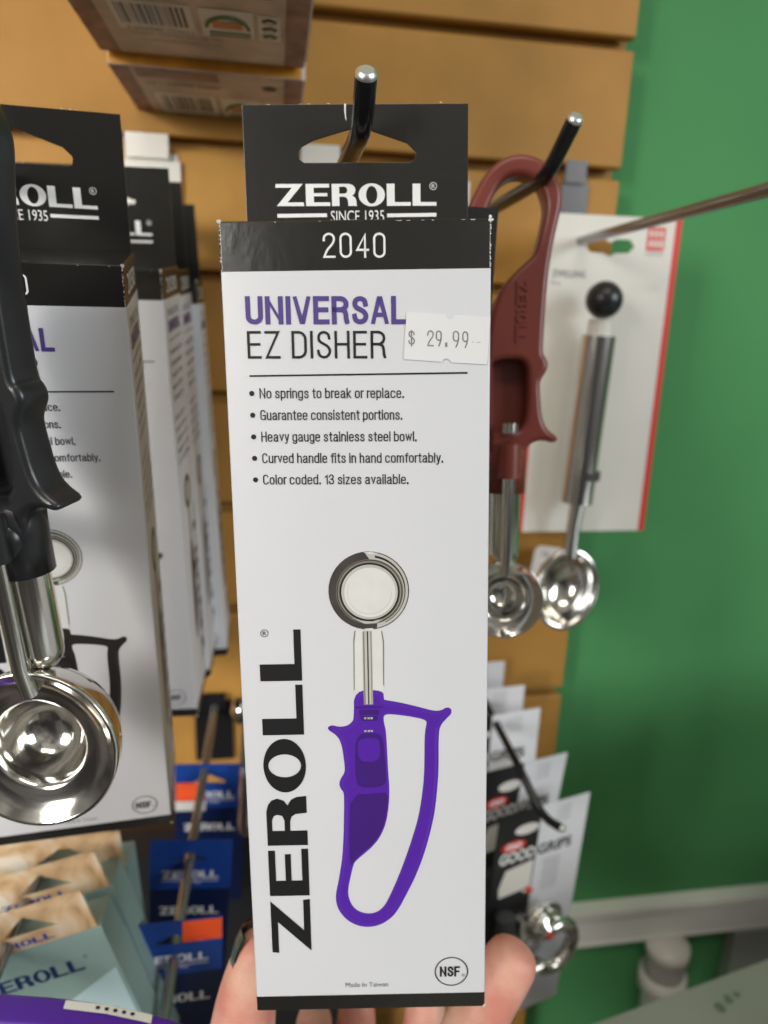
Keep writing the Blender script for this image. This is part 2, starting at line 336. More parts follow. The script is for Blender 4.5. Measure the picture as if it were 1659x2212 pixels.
class Face:
    """A flat printed face. s runs right, t down, in millimetres; local X=s, Y=off (into the page is +), Z=h-t."""
    def __init__(s, mb, h): s.mb, s.h = mb, h
    def put(s, shape, fn, m, off):
        v, f = shape; s.mb.add([((q := fn(x, y))[0] / 1000, off / 1000, (s.h - q[1]) / 1000) for x, y, *_ in v], f, m)
    def text(s, st, left, base, width, cap, m, off=-.15, wt=0.0, slope=0.0, right=None):
        v, f = text2d(st, wt); xs = [q[0] for q in v]; x0, x1 = min(xs), max(xs)
        k = width / (x1 - x0); ky = cap / CAPH
        s.put((v, f), lambda x, y: (left + (x - x0) * k, base - y * ky + (x - x0) * k * slope), m, off)
    def sans(s, st, left, base, width, cap, m, wt, off=-.15, slope=0.0, gap=.095, sp=.24):
        items = []; x = 0; KERN = {'r': .075, 't': .03, 'f': .05, 'y': .03, 'v': .03}
        for ch in st:
            if ch == ' ': x += sp; continue
            for p in GL[ch]:
                cl = isinstance(p, tuple); q = p[1] if cl else p
                gx = [a for p_ in GL[ch] for a, b in (p_[1] if isinstance(p_, tuple) else p_)]; items.append(([(a + x, b) for a, b in q], cl, ch, min(gx) + x + (.01 if ch == 'N' else 0), max(gx) + x - (.01 if ch == 'N' else 0)))
            x += max([a for p in GL[ch] for a, b in (p[1] if isinstance(p, tuple) else p)] + [0]) + gap + wt / cap * 1.0 - KERN.get(ch, 0)
        tot = x - gap - wt / cap; kx = (width - wt) / tot; ky = cap - wt
        for k, (q, cl, ch, g0, g1) in enumerate(items):
            pts = [(left + wt / 2 + a * kx, base - wt / 2 - b * ky + (a * kx) * slope) for a, b in q]
            if not cl and len(pts) > 1:                # square stroke ends
                for e_, i_ in ((0, 1), (-1, -2)):
                    dx, dy = pts[e_][0] - pts[i_][0], pts[e_][1] - pts[i_][1]; l_ = math.hypot(dx, dy) or 1
                    pts[e_] = (pts[e_][0] + dx / l_ * wt * .5, pts[e_][1] + dy / l_ * wt * .5)
            bold = wt / cap > .12; v, f = stroke_mesh(pts, wt * (.80 if bold and ch == 'N' and pts[0][0] != pts[-1][0] else .88 if bold and ch in 'VA' else 1), cl); yb = lambda a: base + (a - left) * slope; lim = ch not in 'gpy$'
            if ch.isupper(): v = [(min(max(a, left + g0 * kx), left + wt + g1 * kx), b) for a, b in v]
            v = [(a, max(b, yb(a) - cap) if not lim else min(max(b, yb(a) - cap), yb(a) + (.02 if not ch.isupper() else 0))) for a, b in v]; s.put(([(a, b, 0) for a, b in v], f), lambda a, b: (a, b), m, off - .004 * (k % 5))
    def vtext(s, st, right, bottom, length, cap, m, off=-.15, wt=0.0):   # reads upward
        v, f = text2d(st, wt); xs = [q[0] for q in v]; x0, x1 = min(xs), max(xs); k = length / (x1 - x0); ky = cap / CAPH
        s.put((v, f), lambda x, y: (right - (CAPH - 0) * 0 - y * -0 - (0) + (y * -ky), bottom - (x - x0) * k), m, off)
    def logo(s, left, base, width, hgt, m, off=-.15, slope=0.0):
        s.put(LOGO, lambda x, y: (left + x / LOGOW * width, base - y * hgt + x / LOGOW * width * slope), m, off)
    def vlogo(s, right, bottom, length, hgt, m, off=-.15):
        s.put(LOGO, lambda x, y: (right - y * hgt, bottom - x / LOGOW * length), m, off)
    def poly(s, cs, m, off=-.15): s.put(poly2d(cs), lambda x, y: (x, y), m, off)
    def rect(s, a, b, c, d, m, off=-.15): s.poly([[(a, b), (c, b), (c, d), (a, d)]], m, off)
    def ring(s, cx, cy, r0, r1, m, off=-.15, k=1.0): s.poly([ell(cx, cy, r1, r1 * k), ell(cx, cy, r0, r0 * k)], m, off)
    def disc(s, cx, cy, r, m, off=-.15, k=1.0): s.poly([ell(cx, cy, r, r * k)], m, off)
    def reg(s, cx, cy, r, m, off=-.15):
        s.put(REG, lambda x, y: (cx + x * r, cy - y * r), m, off); s.text('R', cx - .42 * r, cy + .5 * r, .9 * r, r, m, off)
def frame(o, u, v, h):                                # matrix for a face with top-left corner o; h in metres
    u = Vector(u).normalized(); v = Vector(v); v = (v - u * v.dot(u)).normalized(); w = u.cross(v)
    p = Vector(o) + v * h
    return Matrix([[u[i], w[i], -v[i], p[i]] for i in range(3)] + [[0, 0, 0, 1]])
def slab(mb, contours, h, y0, y1, m, bevel=0.0):      # contours in (s,t) mm -> a sheet with thickness between y0 and y1 mm
    e = (y1 - y0) / 2
    v, f = poly2d(contours, max(e - bevel, 1e-4), bevel); c = (y0 + y1) / 2
    mb.add([(x / 1000, (z + c) / 1000, (h - y) / 1000) for x, y, z in v], f, m)

# ------------------------------------------------------------------ the display wall
def slat_wall():
    x1 = .4575 * WALL; x0 = -.62; lo, hi = -1.0, .62
    z = lo; P = .0762; face = WALL; prof = []
    b0 = .207 * WALL                                   # lower edge of one board
    k0 = math.floor((lo - b0) / P)
    prof.append((face + .019, lo)); prof.append((face, lo))
    zz = b0 + k0 * P
    while zz < hi:
        if zz > lo + .02:
            # groove: T-shaped slot under each board's lower edge
            prof += [(face, zz - .0085), (face + .0012, zz - .0072), (face + .0075, zz - .0072), (face + .0075, zz - .012), (face + .0125, zz - .012), (face + .0125, zz + .006),
                     (face + .0075, zz + .006), (face + .0075, zz + .0002), (face + .0012, zz + .0002), (face, zz + .0014)]
        zz += P
    prof += [(face, hi), (face + .019, hi)]
    mb = MB(); n = len(prof)
    v = [(x0, y, q) for y, q in prof] + [(x1, y, q) for y, q in prof]
    mb.add(v, [(i, (i + 1) % n, (i + 1) % n + n, i + n) for i in range(n)], 'mdf')
    ends = poly2d([[(y, q) for y, q in prof]])
    mb.add([(x1, y, q) for y, q, *_ in ends[0]], ends[1], 'mdf')
    o = mb.build('slat_wall'); tag(o, 'tan slatted display panel with horizontal grooves behind the hooks', 'wall'); return o
slat_wall()
mb = MB(); mb.box(-.9, 1.7, WALL + .024, WALL + .12, -1.3, 1.2, 'green')
tag(mb.build('painted_wall'), 'plain green painted wall to the right of the slatted panel', 'wall')

# lower right: pale rail on a pipe leg, and the boards of the fixture under it
ra, rb = at(1236, 1972, .5035), at(1659, 1928, .5035)
ru = (rb - ra).normalized(); ra = ra - ru * .05; rl = .55
rw = Vector((0, 0, 1)).cross(ru).normalized(); rv = ru.cross(rw)
rm = Matrix([[ru[i], rw[i], rv[i], ra[i]] for i in range(3)] + [[0, 0, 0, 1]])
root = empty('display_rail', rm, 'pale horizontal rail with a white pipe leg against the green wall', 'rail')
mb = MB(); mb.box(0, rl, 0, .011, -.0375, -.0095, 'rail'); mb.box(0, rl, -.001, .0112, -.040, -.0377, 'rail'); mb.build('rail_body', root)
mb = MB(); mb.box(0, rl, -.0035, .0112, -.0065, 0, 'rail'); mb.box(0, rl, .001, .0110, -.0093, -.0067, 'gink'); mb.build('rail_cap', root)
loc = rm.inverted() @ at(1455, 2032, .49)
mb = MB(); mb.lathe([(.001, -.0405), (.0195, -.0405), (.0195, -.050), (.0175, -.0515), (.0175, -.17)], 'pvc', 'Z', (loc.x, -.0065, 0), 40)
mb.build('pipe_leg', root)
mb = MB(); mb.lathe([(.018, -.072), (.0215, -.073), (.0215, -.09), (.018, -.091)], 'pvc', 'Z', (loc.x - .001, -.0065, 0), 40)
mb.build('pipe_collar', root)
zb = -.40
q = [atz(1283, 2212, zb), atz(1659, 2073, zb)]
dv = (q[1] - q[0]).normalized(); q0 = q[0] - dv * .25; q1 = q[1] + dv * .3
nrm = Vector((dv.y, -dv.x, 0)).normalized()
if nrm.y > 0: nrm = -nrm
mb = MB()
c = [q0, q1, q1 + nrm * .5, q0 + nrm * .5]
mb.add(c + [p - Vector((0, 0, .018)) for p in c], [(0, 3, 2, 1), (4, 5, 6, 7), (0, 1, 5, 4), (1, 2, 6, 5), (2, 3, 7, 6), (3, 0, 4, 7)], 'board')
for px, py, r in ((1555, 2178, .0035), (1573, 2160, .003), (1590, 2150, .002)):
    c0 = atz(px, py, zb); mb.add([(c0.x + r * math.cos(a) * random.uniform(.7, 1.3), c0.y + r * math.sin(a), zb + .0006) for a in [k * .63 for k in range(10)]], [list(range(10))], 'smudge')
tag(mb.build('display_table'), 'grey white table top with small green smudges below the pale rail', 'table')
mb = MB(); a = at(1590, 2012, .50)
mb.box(a.x, a.x + .3, .500, .512, a.z - .3, a.z - .001, 'board')
tag(mb.build('side_panel'), 'grey upright panel on the green wall right of the pipe leg', 'panel')

mb = MB()  # open box added out of view to cast shade on the lower wall
bx0, bx1, by0, by1, bz0, bz1 = .40, .85, -.02, .40, zb + .001, -.245
for a_ in ((bx0, bx0 + .008, by0, by1), (bx1 - .008, bx1, by0, by1), (bx0 + .0081, bx1 - .0081, by0, by0 + .008), (bx0 + .0081, bx1 - .0081, by1 - .008, by1)): mb.box(*a_, bz0, bz1, 'board')
mb.box(bx0 + .0081, bx1 - .0081, by0 + .0081, by1 - .0081, bz0 + .15, bz0 + .158, 'board')
tag(mb.build('shade_blocker'), 'added unseen grey bin standing on the table to the far right', 'bin')

# ------------------------------------------------------------------ hooks
def hook(name, label, pts, rad, px, topy, wpx=90, hplate=.062, bracket='plate', tipm='tipm', rod='rodblk'):
    """pts: world points from the wall to the tip"""
    root = empty('display_hook', Matrix.Translation(Vector(pts[0])), label, 'hook', 'slat wall hooks')
    o = Vector(pts[0]); loc = [Vector(p) - o for p in pts]
    # round off the bends
    path = [loc[0]]
    for i in range(1, len(loc) - 1):
        a, b, c = loc[i - 1], loc[i], loc[i + 1]
        la = min((a - b).length, .010) * .9; lc = min((c - b).length, .010) * .9
        p0, p2 = b + (a - b).normalized() * la, b + (c - b).normalized() * lc
        for k in range(6):
            t = k / 5; path.append(p0 * (1 - t) ** 2 + b * 2 * t * (1 - t) + p2 * t * t)
    d = (loc[-1] - loc[-2]).normalized()
    path += [loc[-1] - d * rad * .55, loc[-1] - d * rad * .2, loc[-1]]
    rr = [rad] * (len(path) - 2) + [rad * .93, rad * .66]
    mb = MB(); mb.tube(path, rr, rod, 24, tip=tipm, tipn=2); mb.build('hook_rod', root)
    if px is not None:
        t = at(px, topy, WALL - .0005) - o; w = wpx * .491 / 1550 * .5 * 1.12
        mb = MB(); y1 = WALL - .0006 - o.y
        mb.box(t.x - w, t.x + w, y1 - .0022, y1, t.z - hplate, t.z - .0125, bracket)
        mb.box(t.x - w * .92, t.x + w * .62, y1 - .0045, y1 - .0024, t.z - .0122, t.z + .0015, bracket)
        mb.box(t.x - w * .9, t.x + w * .9, y1 - .0005, y1 + .004, t.z - .0123, t.z - .0085, bracket)
        mb.build('back_plate', root)
    return root
hook('c', 'black hook with chrome tip passing through the held box hang hole', [at(674, 512, WALL - .004), at(782, 282, .2345), at(792, 150, .221)], .0032, 700, 322, 88)
hook('r', 'black hook with chrome tip holding the terracotta scoop', [at(945, 522, WALL - .004), at(1181, 382, .300), at(1246, 250, .280)], .0031, 965, 345, 88)
hook('l', 'chrome hook plate behind the rear black topped boxes', [at(267, 519, WALL - .004), at(14, 402, .28), at(-40, 290, .222)], .0031, 328, 297, 92, .05)
hook('card', 'long grey steel hook through the red edged card', [at(1215, 532, WALL - .004), at(1255, 520, .455), at(1680, 404, .262)], .0028, 1245, 355, 52, .05, 'dksteel', 'dksteel', 'dksteel')
hook('ox', 'black hook with bright tip threaded through the black and white cards', [at(1000, 1425, WALL - .004), at(1060, 1540, .436), at(1120, 1655, .366), at(1174, 1768, .343), at(1219, 1792, .330)], .0025, None, 0)
hook('bl', 'long dark steel hook running through the blue cards', [at(464, 1527, WALL - .004), at(342, 2276, .26)], .0029, 462, 1497, 78, .055, 'rodblk', 'rodblk', 'dksteel')
hook('tl', 'dark steel hook running through the pale teal cards', [at(277, 1435, .485), at(-163, 2460, .20)], .0027, None, 0, rod='dksteel')

# ------------------------------------------------------------------ the boxed scoops
W, H, D = 70.0, 230.65, 43.0
def rrect(w, d, r, n=4):
    out = []
    for cx, cy, a0 in ((w - r, r, -90), (w - r, d - r, 0), (r, d - r, 90), (r, r, 180)):
        for k in range(n + 1):
            a = math.radians(a0 + 90 * k / n); out.append((cx + r * math.cos(a), cy + r * math.sin(a)))
    return out
HOLE = [(16.81, -29.59), (17.2, -27.5), (18.6, -26.5), (51.2, -26.2), (52.6, -27.0), (52.95, -28.6), (52.79, -29.42), (50.24, -31.86), (40.31, -35.17), (36.65, -36.6), (33.5, -36.2), (21.77, -33.0), (18.01, -31.18)]
OUT = [(32.0, 127.0), (40.4, 127.2), (40.4, 130.1), (41.0, 130.2), (45.1, 131.0), (49.9, 132.3), (54.8, 133.8), (56.9, 133.6), (58.2, 132.7), (59.6, 133.0), (59.8, 134.6), (58.6, 135.8), (56.7, 137.9), (56.0, 140.4), (56.0, 151.4), (55.7, 156.7), (54.9, 164.7), (53.6, 171.2), (51.6, 178.8), (49.0, 186.0), (46.4, 191.5), (43.6, 197.1), (41.2, 199.9), (38.2, 201.8), (34.6, 202.5), (31.0, 201.7), (28.0, 199.6), (26.0, 196.7), (25.2, 193.9), (25.2, 191.1), (26.3, 186.1), (27.5, 178.9), (28.0, 172.3), (28.4, 161.5), (28.4, 158.3), (27.7, 157.6), (27.1, 156.1), (27.3, 154.5), (28.7, 152.4), (28.9, 150.8), (28.6, 147.8), (28.3, 144.6), (27.6, 142.0), (26.4, 140.4), (24.8, 139.3), (24.2, 138.5), (24.5, 137.9), (25.6, 137.5), (27.5, 138.1), (29.9, 137.8), (31.3, 136.6), (31.8, 135.6)]
INN = [(40.3, 134.3), (45.0, 134.8), (49.9, 135.7), (52.3, 136.5), (52.7, 137.3), (52.0, 140.4), (51.9, 151.3), (51.4, 158.2), (50.2, 166.2), (48.1, 173.8), (45.0, 183.1), (41.9, 190.9), (39.8, 195.3), (37.7, 197.3), (34.9, 198.0), (31.9, 197.1), (29.9, 195.1), (28.8, 191.7), (29.0, 188.9), (30.1, 183.9), (30.8, 181.2), (31.7, 180.1), (36.0, 176.3), (38.6, 173.1), (40.4, 168.8), (41.3, 163.9), (41.7, 158.0), (41.3, 151.1), (41.0, 141.7), (40.8, 138.9), (40.3, 136.8)]
REC = [(31.84, 150.46), (32.01, 143.2), (33.2, 140.6), (35, 140.0), (38.15, 140.1), (39.6, 141.0), (40.2, 143.5), (40.67, 151.07), (40.84, 155.2), (39.5, 156.8), (34.9, 157.22), (32.9, 156.6), (32.0, 154.8)]
BLADE = [(30.3, 159.2), (38, 158.9), (41.3, 158.6), (40.9, 163.9), (40.0, 168.6), (38.2, 172.7), (35.6, 175.9), (31.4, 179.6), (29.6, 182.5), (29.7, 171)]
def box_matrix(o, u, v): return frame(o, u, v, H / 1000)
def make_box(name, matrix, label, group, number, inks, price=False):
    root = empty(name, matrix, label, 'boxed scoop', group)
    p1, p2, p3 = inks
    mb = MB(); ring = rrect(W, D, .55); n = len(ring); zs = [0, .35, 5.15, 5.151, H - 12.45, H - 12.449, H - .35, H]
    ins = [.35, 0, 0, 0, 0, 0, 0, .35]
    v = []
    for z, i in zip(zs, ins):
        for x, y in ring: v.append(((x + (W / 2 - x) / (W / 2) * i) / 1000, (y + (D / 2 - y) / (D / 2) * i) / 1000, z / 1000))
    seg = ['black', 'black', 'white', 'white', 'black', 'black', 'black']
    for k in range(7):
        mb.add(v[k * n:(k + 2) * n], [(j, (j + 1) % n, n + (j + 1) % n, n + j) for j in range(n)], seg[k], True)
    mb.add(v[:n], [list(range(n))[::-1]], 'black'); mb.add(v[-n:], [list(range(n))], 'black')
    F = Face(mb, H)
    # scuffed corners: chips of bare board
    for sx, tz in ((.1, .1), (W - .1, .1), (W - .1, H - .6)):
        for q in range(3):
            x, z = (sx + random.uniform(-.35, .35)) / 1000, (H - tz + random.uniform(-.5, .4)) / 1000; r = random.uniform(.3, .6) / 1000
            mb.add([(x + r * math.cos(a) * random.uniform(.6, 1.2), -.0002, z + r * math.sin(a) * random.uniform(.6, 1.2)) for a in [k * .9 for k in range(7)]], [list(range(7))], 'edge')
    for q in range(9):                                 # rubbed spots along the top fold
        x = random.uniform(1, W - 1); F.rect(x, .36, x + random.uniform(.2, 1.1), random.uniform(.42, .52), 'edge', -.12)
    for q in range(34):
        t_ = random.uniform(.2, 12.2); F.rect(W - .42, t_, W - random.uniform(.02, .3), t_ + random.uniform(.1, .5), 'edge', -.11)
    for q in range(14):
        t_ = random.uniform(.2, 12.2); F.rect(random.uniform(.02, .25), t_, .40, t_ + random.uniform(.1, .35), 'edge', -.11)
    for q in range(70):                                 # little specks and scratches on the white face
        x, y = random.uniform(2, W - 2), random.uniform(14, 223); r = random.uniform(.05, .16)
        F.poly([[(x, y), (x + r, y + r * .4), (x + r * .7, y + r * 1.3)]], 'gink', -.10)
    mb.build('carton', root)
    mb = MB()
    slab(mb, [[(.2, -43.3), (69.1, -42.9), (69.1, 0), (.2, 0)], HOLE], H, D - .9, D - .1, 'black', .12)
    F = Face(mb, H); fo = D - .9
    F.poly([[(31.3, -43.2), (31.9, -43.2), (31.75, -41), (31.9, -38.3), (31.55, -39), (31.3, -41)]], 'edge', fo - .12)
    for q in range(6):
        x = random.uniform(1, 68); F.rect(x, -43.3, x + random.uniform(.2, 1), -43.15, 'edge', fo - .12)
    F.logo(9.6, -13.9, 49.7, 6.5, 'wink', fo - .15, .010); F.reg(58.3, -19.2, 1.15, 'wink', fo - .15)
    F.rect(9.8, -11.6, 25.2, -10.5, 'wink', fo - .15); F.rect(43.9, -11.3, 59.3, -10.2, 'wink', fo - .15)
    F.text('SINCE 1935', 26.4, -9.0, 16.6, 3.3, 'wink', fo - .15)
    mb.build('hang_tab', root)
    mb = MB(); F = Face(mb, H); F.sans(number, 26.6, 9.35, 16.1, 6.2, 'wink', .55, slope=.012, gap=.14); mb.build('model_number', root)
    mb = MB(); F = Face(mb, H)
    F.sans('UNIVERSAL', 6.0, 25.75, 41.9, 7.15, 'pink', 1.26, slope=.012, gap=.055)
    F.sans('EZ DISHER', 6.1, 34.5, 36.4, 7.1, 'ink', .68, slope=.012, gap=.10, sp=.25)
    F.rect(6.3, 38.75, 63.95, 39.2, 'ink'); mb.build('title_lettering', root)
    mb = MB(); F = Face(mb, H)
    for tx, b, w in (('No springs to break or replace.', 44.87, 38.3), ('Guarantee consistent portions.', 50.6, 37.8), ('Heavy gauge stainless steel bowl.', 56.35, 41.6), ('Curved handle fits in hand comfortably.', 62.1, 48.7), ('Color coded. 13 sizes available.', 67.9, 39.3)):
        F.sans(tx, 8.75, b, w, 2.72, 'ink', .30, slope=.012); F.disc(6.7, b - 1.35, .68, 'ink')
    mb.build('bullet_list', root)
    mb = MB(); F = Face(mb, H)
    F.text('Made In Taiwan', 27.4, 222.7, 13.0, 1.55, 'gink')
    mb.build('origin_line', root)
    mb = MB(); F = Face(mb, H)
    F.vlogo(17.4, 210.2, 101.4, 11.8, 'ink'); F.reg(7.3, 109.8, 1.1, 'ink')
    mb.build('side_wordmark', root)
    mb = MB(); F = Face(mb, H)
    F.ring(59.73, 218.0, 4.75, 5.1, 'ink', k=.97); F.sans('NSF', 56.2, 219.75, 6.1, 3.5, 'ink', .60, gap=.08); F.reg(63.3, 219.3, .5, 'ink')
    mb.build('certification_mark', root)
    # printed picture of the scoop
    mb = MB(); F = Face(mb, H); cx, cy = 36.75, 98.05
    F.disc(cx, cy, 11.2, 's0', -.10)
    F.poly([[(cx + 10.9 * math.cos(a), cy + 10.9 * math.sin(a)) for a in [math.radians(q) for q in range(-95, 80, 6)]] + [(cx + .3 + 9.3 * math.cos(a), cy + .3 + 9.3 * math.sin(a)) for a in [math.radians(q) for q in range(78, -96, -6)]]], 's2', -.12)
    F.poly([[(cx + 10.2 * math.cos(a), cy + 10.2 * math.sin(a)) for a in [math.radians(q) for q in range(-80, 66, 6)]] + [(cx + .2 + 9.7 * math.cos(a), cy + .2 + 9.7 * math.sin(a)) for a in [math.radians(q) for q in range(64, -81, -6)]]], 'k1', -.13)
    F.disc(36.95, 98.35, 9.3, 's1', -.14); F.ring(36.95, 98.35, 8.9, 9.15, 'k1', -.15); F.disc(36.95, 98.4, 8.4, 'k1', -.16)
    F.disc(36.95, 98.4, 7.85, 's2', -.17); F.disc(37.05, 98.5, 7.1, 's3', -.18); F.ring(36.9, 98.5, 6.1, 6.22, 's2', -.19); F.disc(37.0, 98.0, 6.05, 's3', -.195)
    F.poly([[(31.5, 105.6), (34.5, 106.6), (37.5, 106.9), (39.0, 106.4), (40.5, 106.3), (38.8, 107.3), (35.5, 107.5)]], 's2', -.19)
    F.poly([[(35.4, 87.1), (37.4, 86.95), (39.5, 87.4), (37.2, 87.6)]], 's3', -.19); F.poly([[(35.2, 108.9), (37.5, 108.8), (38.3, 109.3), (36.6, 109.5)]], 's3', -.19)
    F.poly([[(32.3, 111), (33.0, 109.5), (40.0, 109.5), (40.6, 111), (40.45, 127.3), (32.05, 127.3)]], 's3', -.05)
    F.poly([[(32.55, 109.5), (32.85, 109.5), (32.45, 113), (32.2, 127), (31.98, 127), (32.15, 112)]], 's1', -.10)
    F.poly([[(39.9, 109.5), (40.3, 109.9), (40.75, 113), (40.6, 126), (40.3, 125.6), (40.4, 113)]], 's1', -.10)
    F.poly([smooth(OUT, 2), smooth(INN, 2)], p1, -.09)
    def inset(c, d):
        n = len(c); o = []
        for i in range(n):
            a, b = c[i - 1], c[(i + 1) % n]; dx, dy = b[0] - a[0], b[1] - a[1]; l = math.hypot(dx, dy) or 1
            o.append((c[i][0] - dy / l * d, c[i][1] + dx / l * d))
        return o
    so, si = smooth(OUT, 2), smooth(INN, 2)
    for k, (c, d, w_, m_) in enumerate(() if p1 == 'k1' else ((so, .55, .30, 'p1b'), (so, 1.0, .22, p3), (si, -.45, .30, 'p1b'))):
        v_, f_ = stroke_mesh(inset(c, d), w_, True); F.put(([(a, b, 0) for a, b in v_], f_), lambda a, b: (a, b), m_, -.105 - k * .003)
    F.poly([smooth(REC, 2)], p2, -.13); F.poly([smooth(BLADE, 1)], p2, -.13)
    F.poly([smooth([(33.2, 141.8), (38.5, 141.6), (39.2, 143.5), (39.0, 149), (33.0, 149), (32.6, 144)], 2)], p1, -.16)
    F.rect(33.4, 133.0, 39.0, 134.6, p2, -.14); F.poly([[(32.2, 132.0), (40.1, 132.0), (40.1, 132.5), (32.2, 132.5)]], p2, -.14)
    F.poly([[(33.6, 134.9), (38.8, 134.9), (38.4, 136.4), (34, 136.4)]], p2, -.13)
    for y in (135.3, 139.2):
        F.rect(34.7, y, 37.2, y + .55, 's2', -.18); F.rect(35.3, y + .05, 35.7, y + .5, 's0', -.19); F.rect(36.3, y + .1, 36.6, y + .5, 's0', -.19)
    F.rect(34.75, 109.6, 37.35, 131.4, 's2', -.17); F.rect(34.85, 109.7, 35.25, 131.3, 's1', -.18); F.rect(35.95, 109.7, 36.35, 131.3, 's0', -.18); F.rect(36.95, 109.7, 37.2, 131.3, 's1', -.18)
    F.poly([[(55.3, 139.0), (55.7, 139.0), (55.3, 152), (54.5, 163), (53.0, 171), (50.9, 178.6), (50.5, 178.4), (52.6, 170.6), (54.1, 162.8), (54.9, 152)]], p3, -.14)
    F.poly([[(28.9, 160), (29.25, 160), (28.9, 173), (27.7, 182), (27.2, 182), (28.5, 172.5)]], p3, -.14)
    mb.build('scoop_picture', root)
    # right-hand side panel print
    mb = MB(); sc = MB(); F = Face(sc, H)
    F.text(number, 9, 9.8, 25, 6.2, 'wink')
    F.text('STAINLESS STEEL', 6, 20, 30, 3, 'gink'); F.text('UNIVERSAL', 6, 27, 30, 5, 'pink', wt=.03); F.rect(5, 30.5, 38, 30.9, 'ink')
    for k, tx in enumerate(('Sin resortes que se rompan', 'Garantiza porciones iguales', 'Tazon de acero inoxidable', 'Mango curvo y comodo', 'Codificado por color', 'Pas de ressorts a remplacer', 'Portions constantes', 'Cuillere en acier', 'Poignee courbe', '13 tailles')):
        F.text(tx, 6, 37 + k * 5.4 + (4 if k > 4 else 0), random.uniform(24, 33), 2.5, 'ink')
    F.ring(22, 108, 5.2, 8.2, 's0', k=1.1); F.disc(22, 108, 5.0, 's2', k=1.1)
    F.rect(20, 117, 24, 134, 's1'); F.poly([smooth([(18, 134), (25, 134), (26, 150), (31, 152), (31, 156), (25, 156), (26, 172), (23, 186), (17, 196), (16, 170)], 2)], p2)
    F.vlogo(38, 212, 92, 8, 'ink')
    verts = [((W + .15) / 1000, x, z) for x, y, z in sc.v]   # turn the sheet onto the right side
    verts = [((W - (y * 1000)) / 1000, x, z) for x, y, z in sc.v]
    mb.v = verts; mb.f = sc.f; mb.m = sc.m; mb.sm = sc.sm; mb.mats = sc.mats
    mb.build('side_panel_print', root)
    if price:
        mb = MB()
        c = [(47.98, 23.16), (58.2, 23.97), (58.5, 24.9), (59.3, 25.2), (60.1, 24.8), (60.3, 24.14), (69.85, 24.9), (69.15, 36.9), (59.6, 36.25), (59.2, 35.5), (58.3, 35.2), (57.5, 35.5), (57.3, 36.07), (47.07, 35.22)]
        slab(mb, [c], H, -.26, -.16, 'sticker'); F = Face(mb, H)
        for tx, l, b, w, k in (('$', 48.3, 31.7, 1.8, 4.0), ('2', 53.3, 31.95, 1.75, 4.1), ('9', 55.55, 32.05, 1.6, 4.1), ('.', 58.0, 32.2, .6, 6.0), ('9', 60.0, 32.4, 1.7, 4.3), ('9', 62.5, 32.55, 1.6, 4.3)):
            F.sans(tx, l, b, w, k, 'gink', .33 if tx != '.' else .6, -.32, slope=.05)
        F.rect(65.1, 31.0, 65.6, 31.1, 'gink', -.32); F.rect(66.3, 31.1, 67.4, 31.2, 'gink', -.32)
        mb.build('price_sticker', root)
    return root
o0 = (-0.01507915, 0.20054637, 0.02248902); u0 = (0.99001635, -0.13121876, 0.05147109); v0 = (0.03413704, -0.10780962, -0.9935853)
make_box('boxed_scoop', box_matrix(o0, u0, v0), 'white box with purple scoop picture and price sticker held by the hand', 'boxed scoops', '2040', ('p1', 'p2', 'p3'), True)

def side_box_matrix(TR, BR, Yt, yaw):
    a = at(*TR, Yt); best = None
    for i in range(400):
        Yb = Yt - .10 + i * .0006; b = at(*BR, Yb); e = abs((b - a).length - H / 1000)
        if best is None or e < best[0]: best = (e, b, Yb)
    b = best[1]; v = (b - a).normalized(); u = Vector((math.cos(yaw), math.sin(yaw), 0)); u = (u - v * u.dot(v)).normalized()
    print('side box bottom Y', best[2], 'err', best[0])
    return box_matrix(a - u * W / 1000, u, v)
g = 'boxed scoops'
bl = make_box('boxed_scoop', side_box_matrix((265, 573), (371.5, 1778), .238, .095), 'white box with black scoop picture, nearest of the left stack, behind the black scoop', g, '2030', ('k1', 'ink', 's0'))
for TR, BR, Y, yaw, lab in (((347.5, 584), (426.5, 1547), .335, -.04, 'box with black top second in the left stack, its round seal showing'),
                            ((383, 583), (454, 1463), .381, -.02, 'box third in the left stack, only its printed right side showing'),
                            ((425, 606), (492, 1415), .425, 0.03, 'rearmost dark box of the left stack with only its black tab showing')):
    c = copy_tree(bl); c.matrix_world = side_box_matrix(TR, BR, Y, yaw); c['label'] = lab
# a carton of another kind peeping out behind the held box
a = at(1077, 450, .262)
mb = MB(); mb.box(a.x - .022, a.x, .262, .274, a.z - .036, a.z, 'black'); mb.box(a.x - .022, a.x - .0005, .2625, .2735, a.z - .06, a.z - .0362, 'white')
tag(mb.build('carton'), 'dark topped carton showing as a thin strip right of the held box', 'carton')

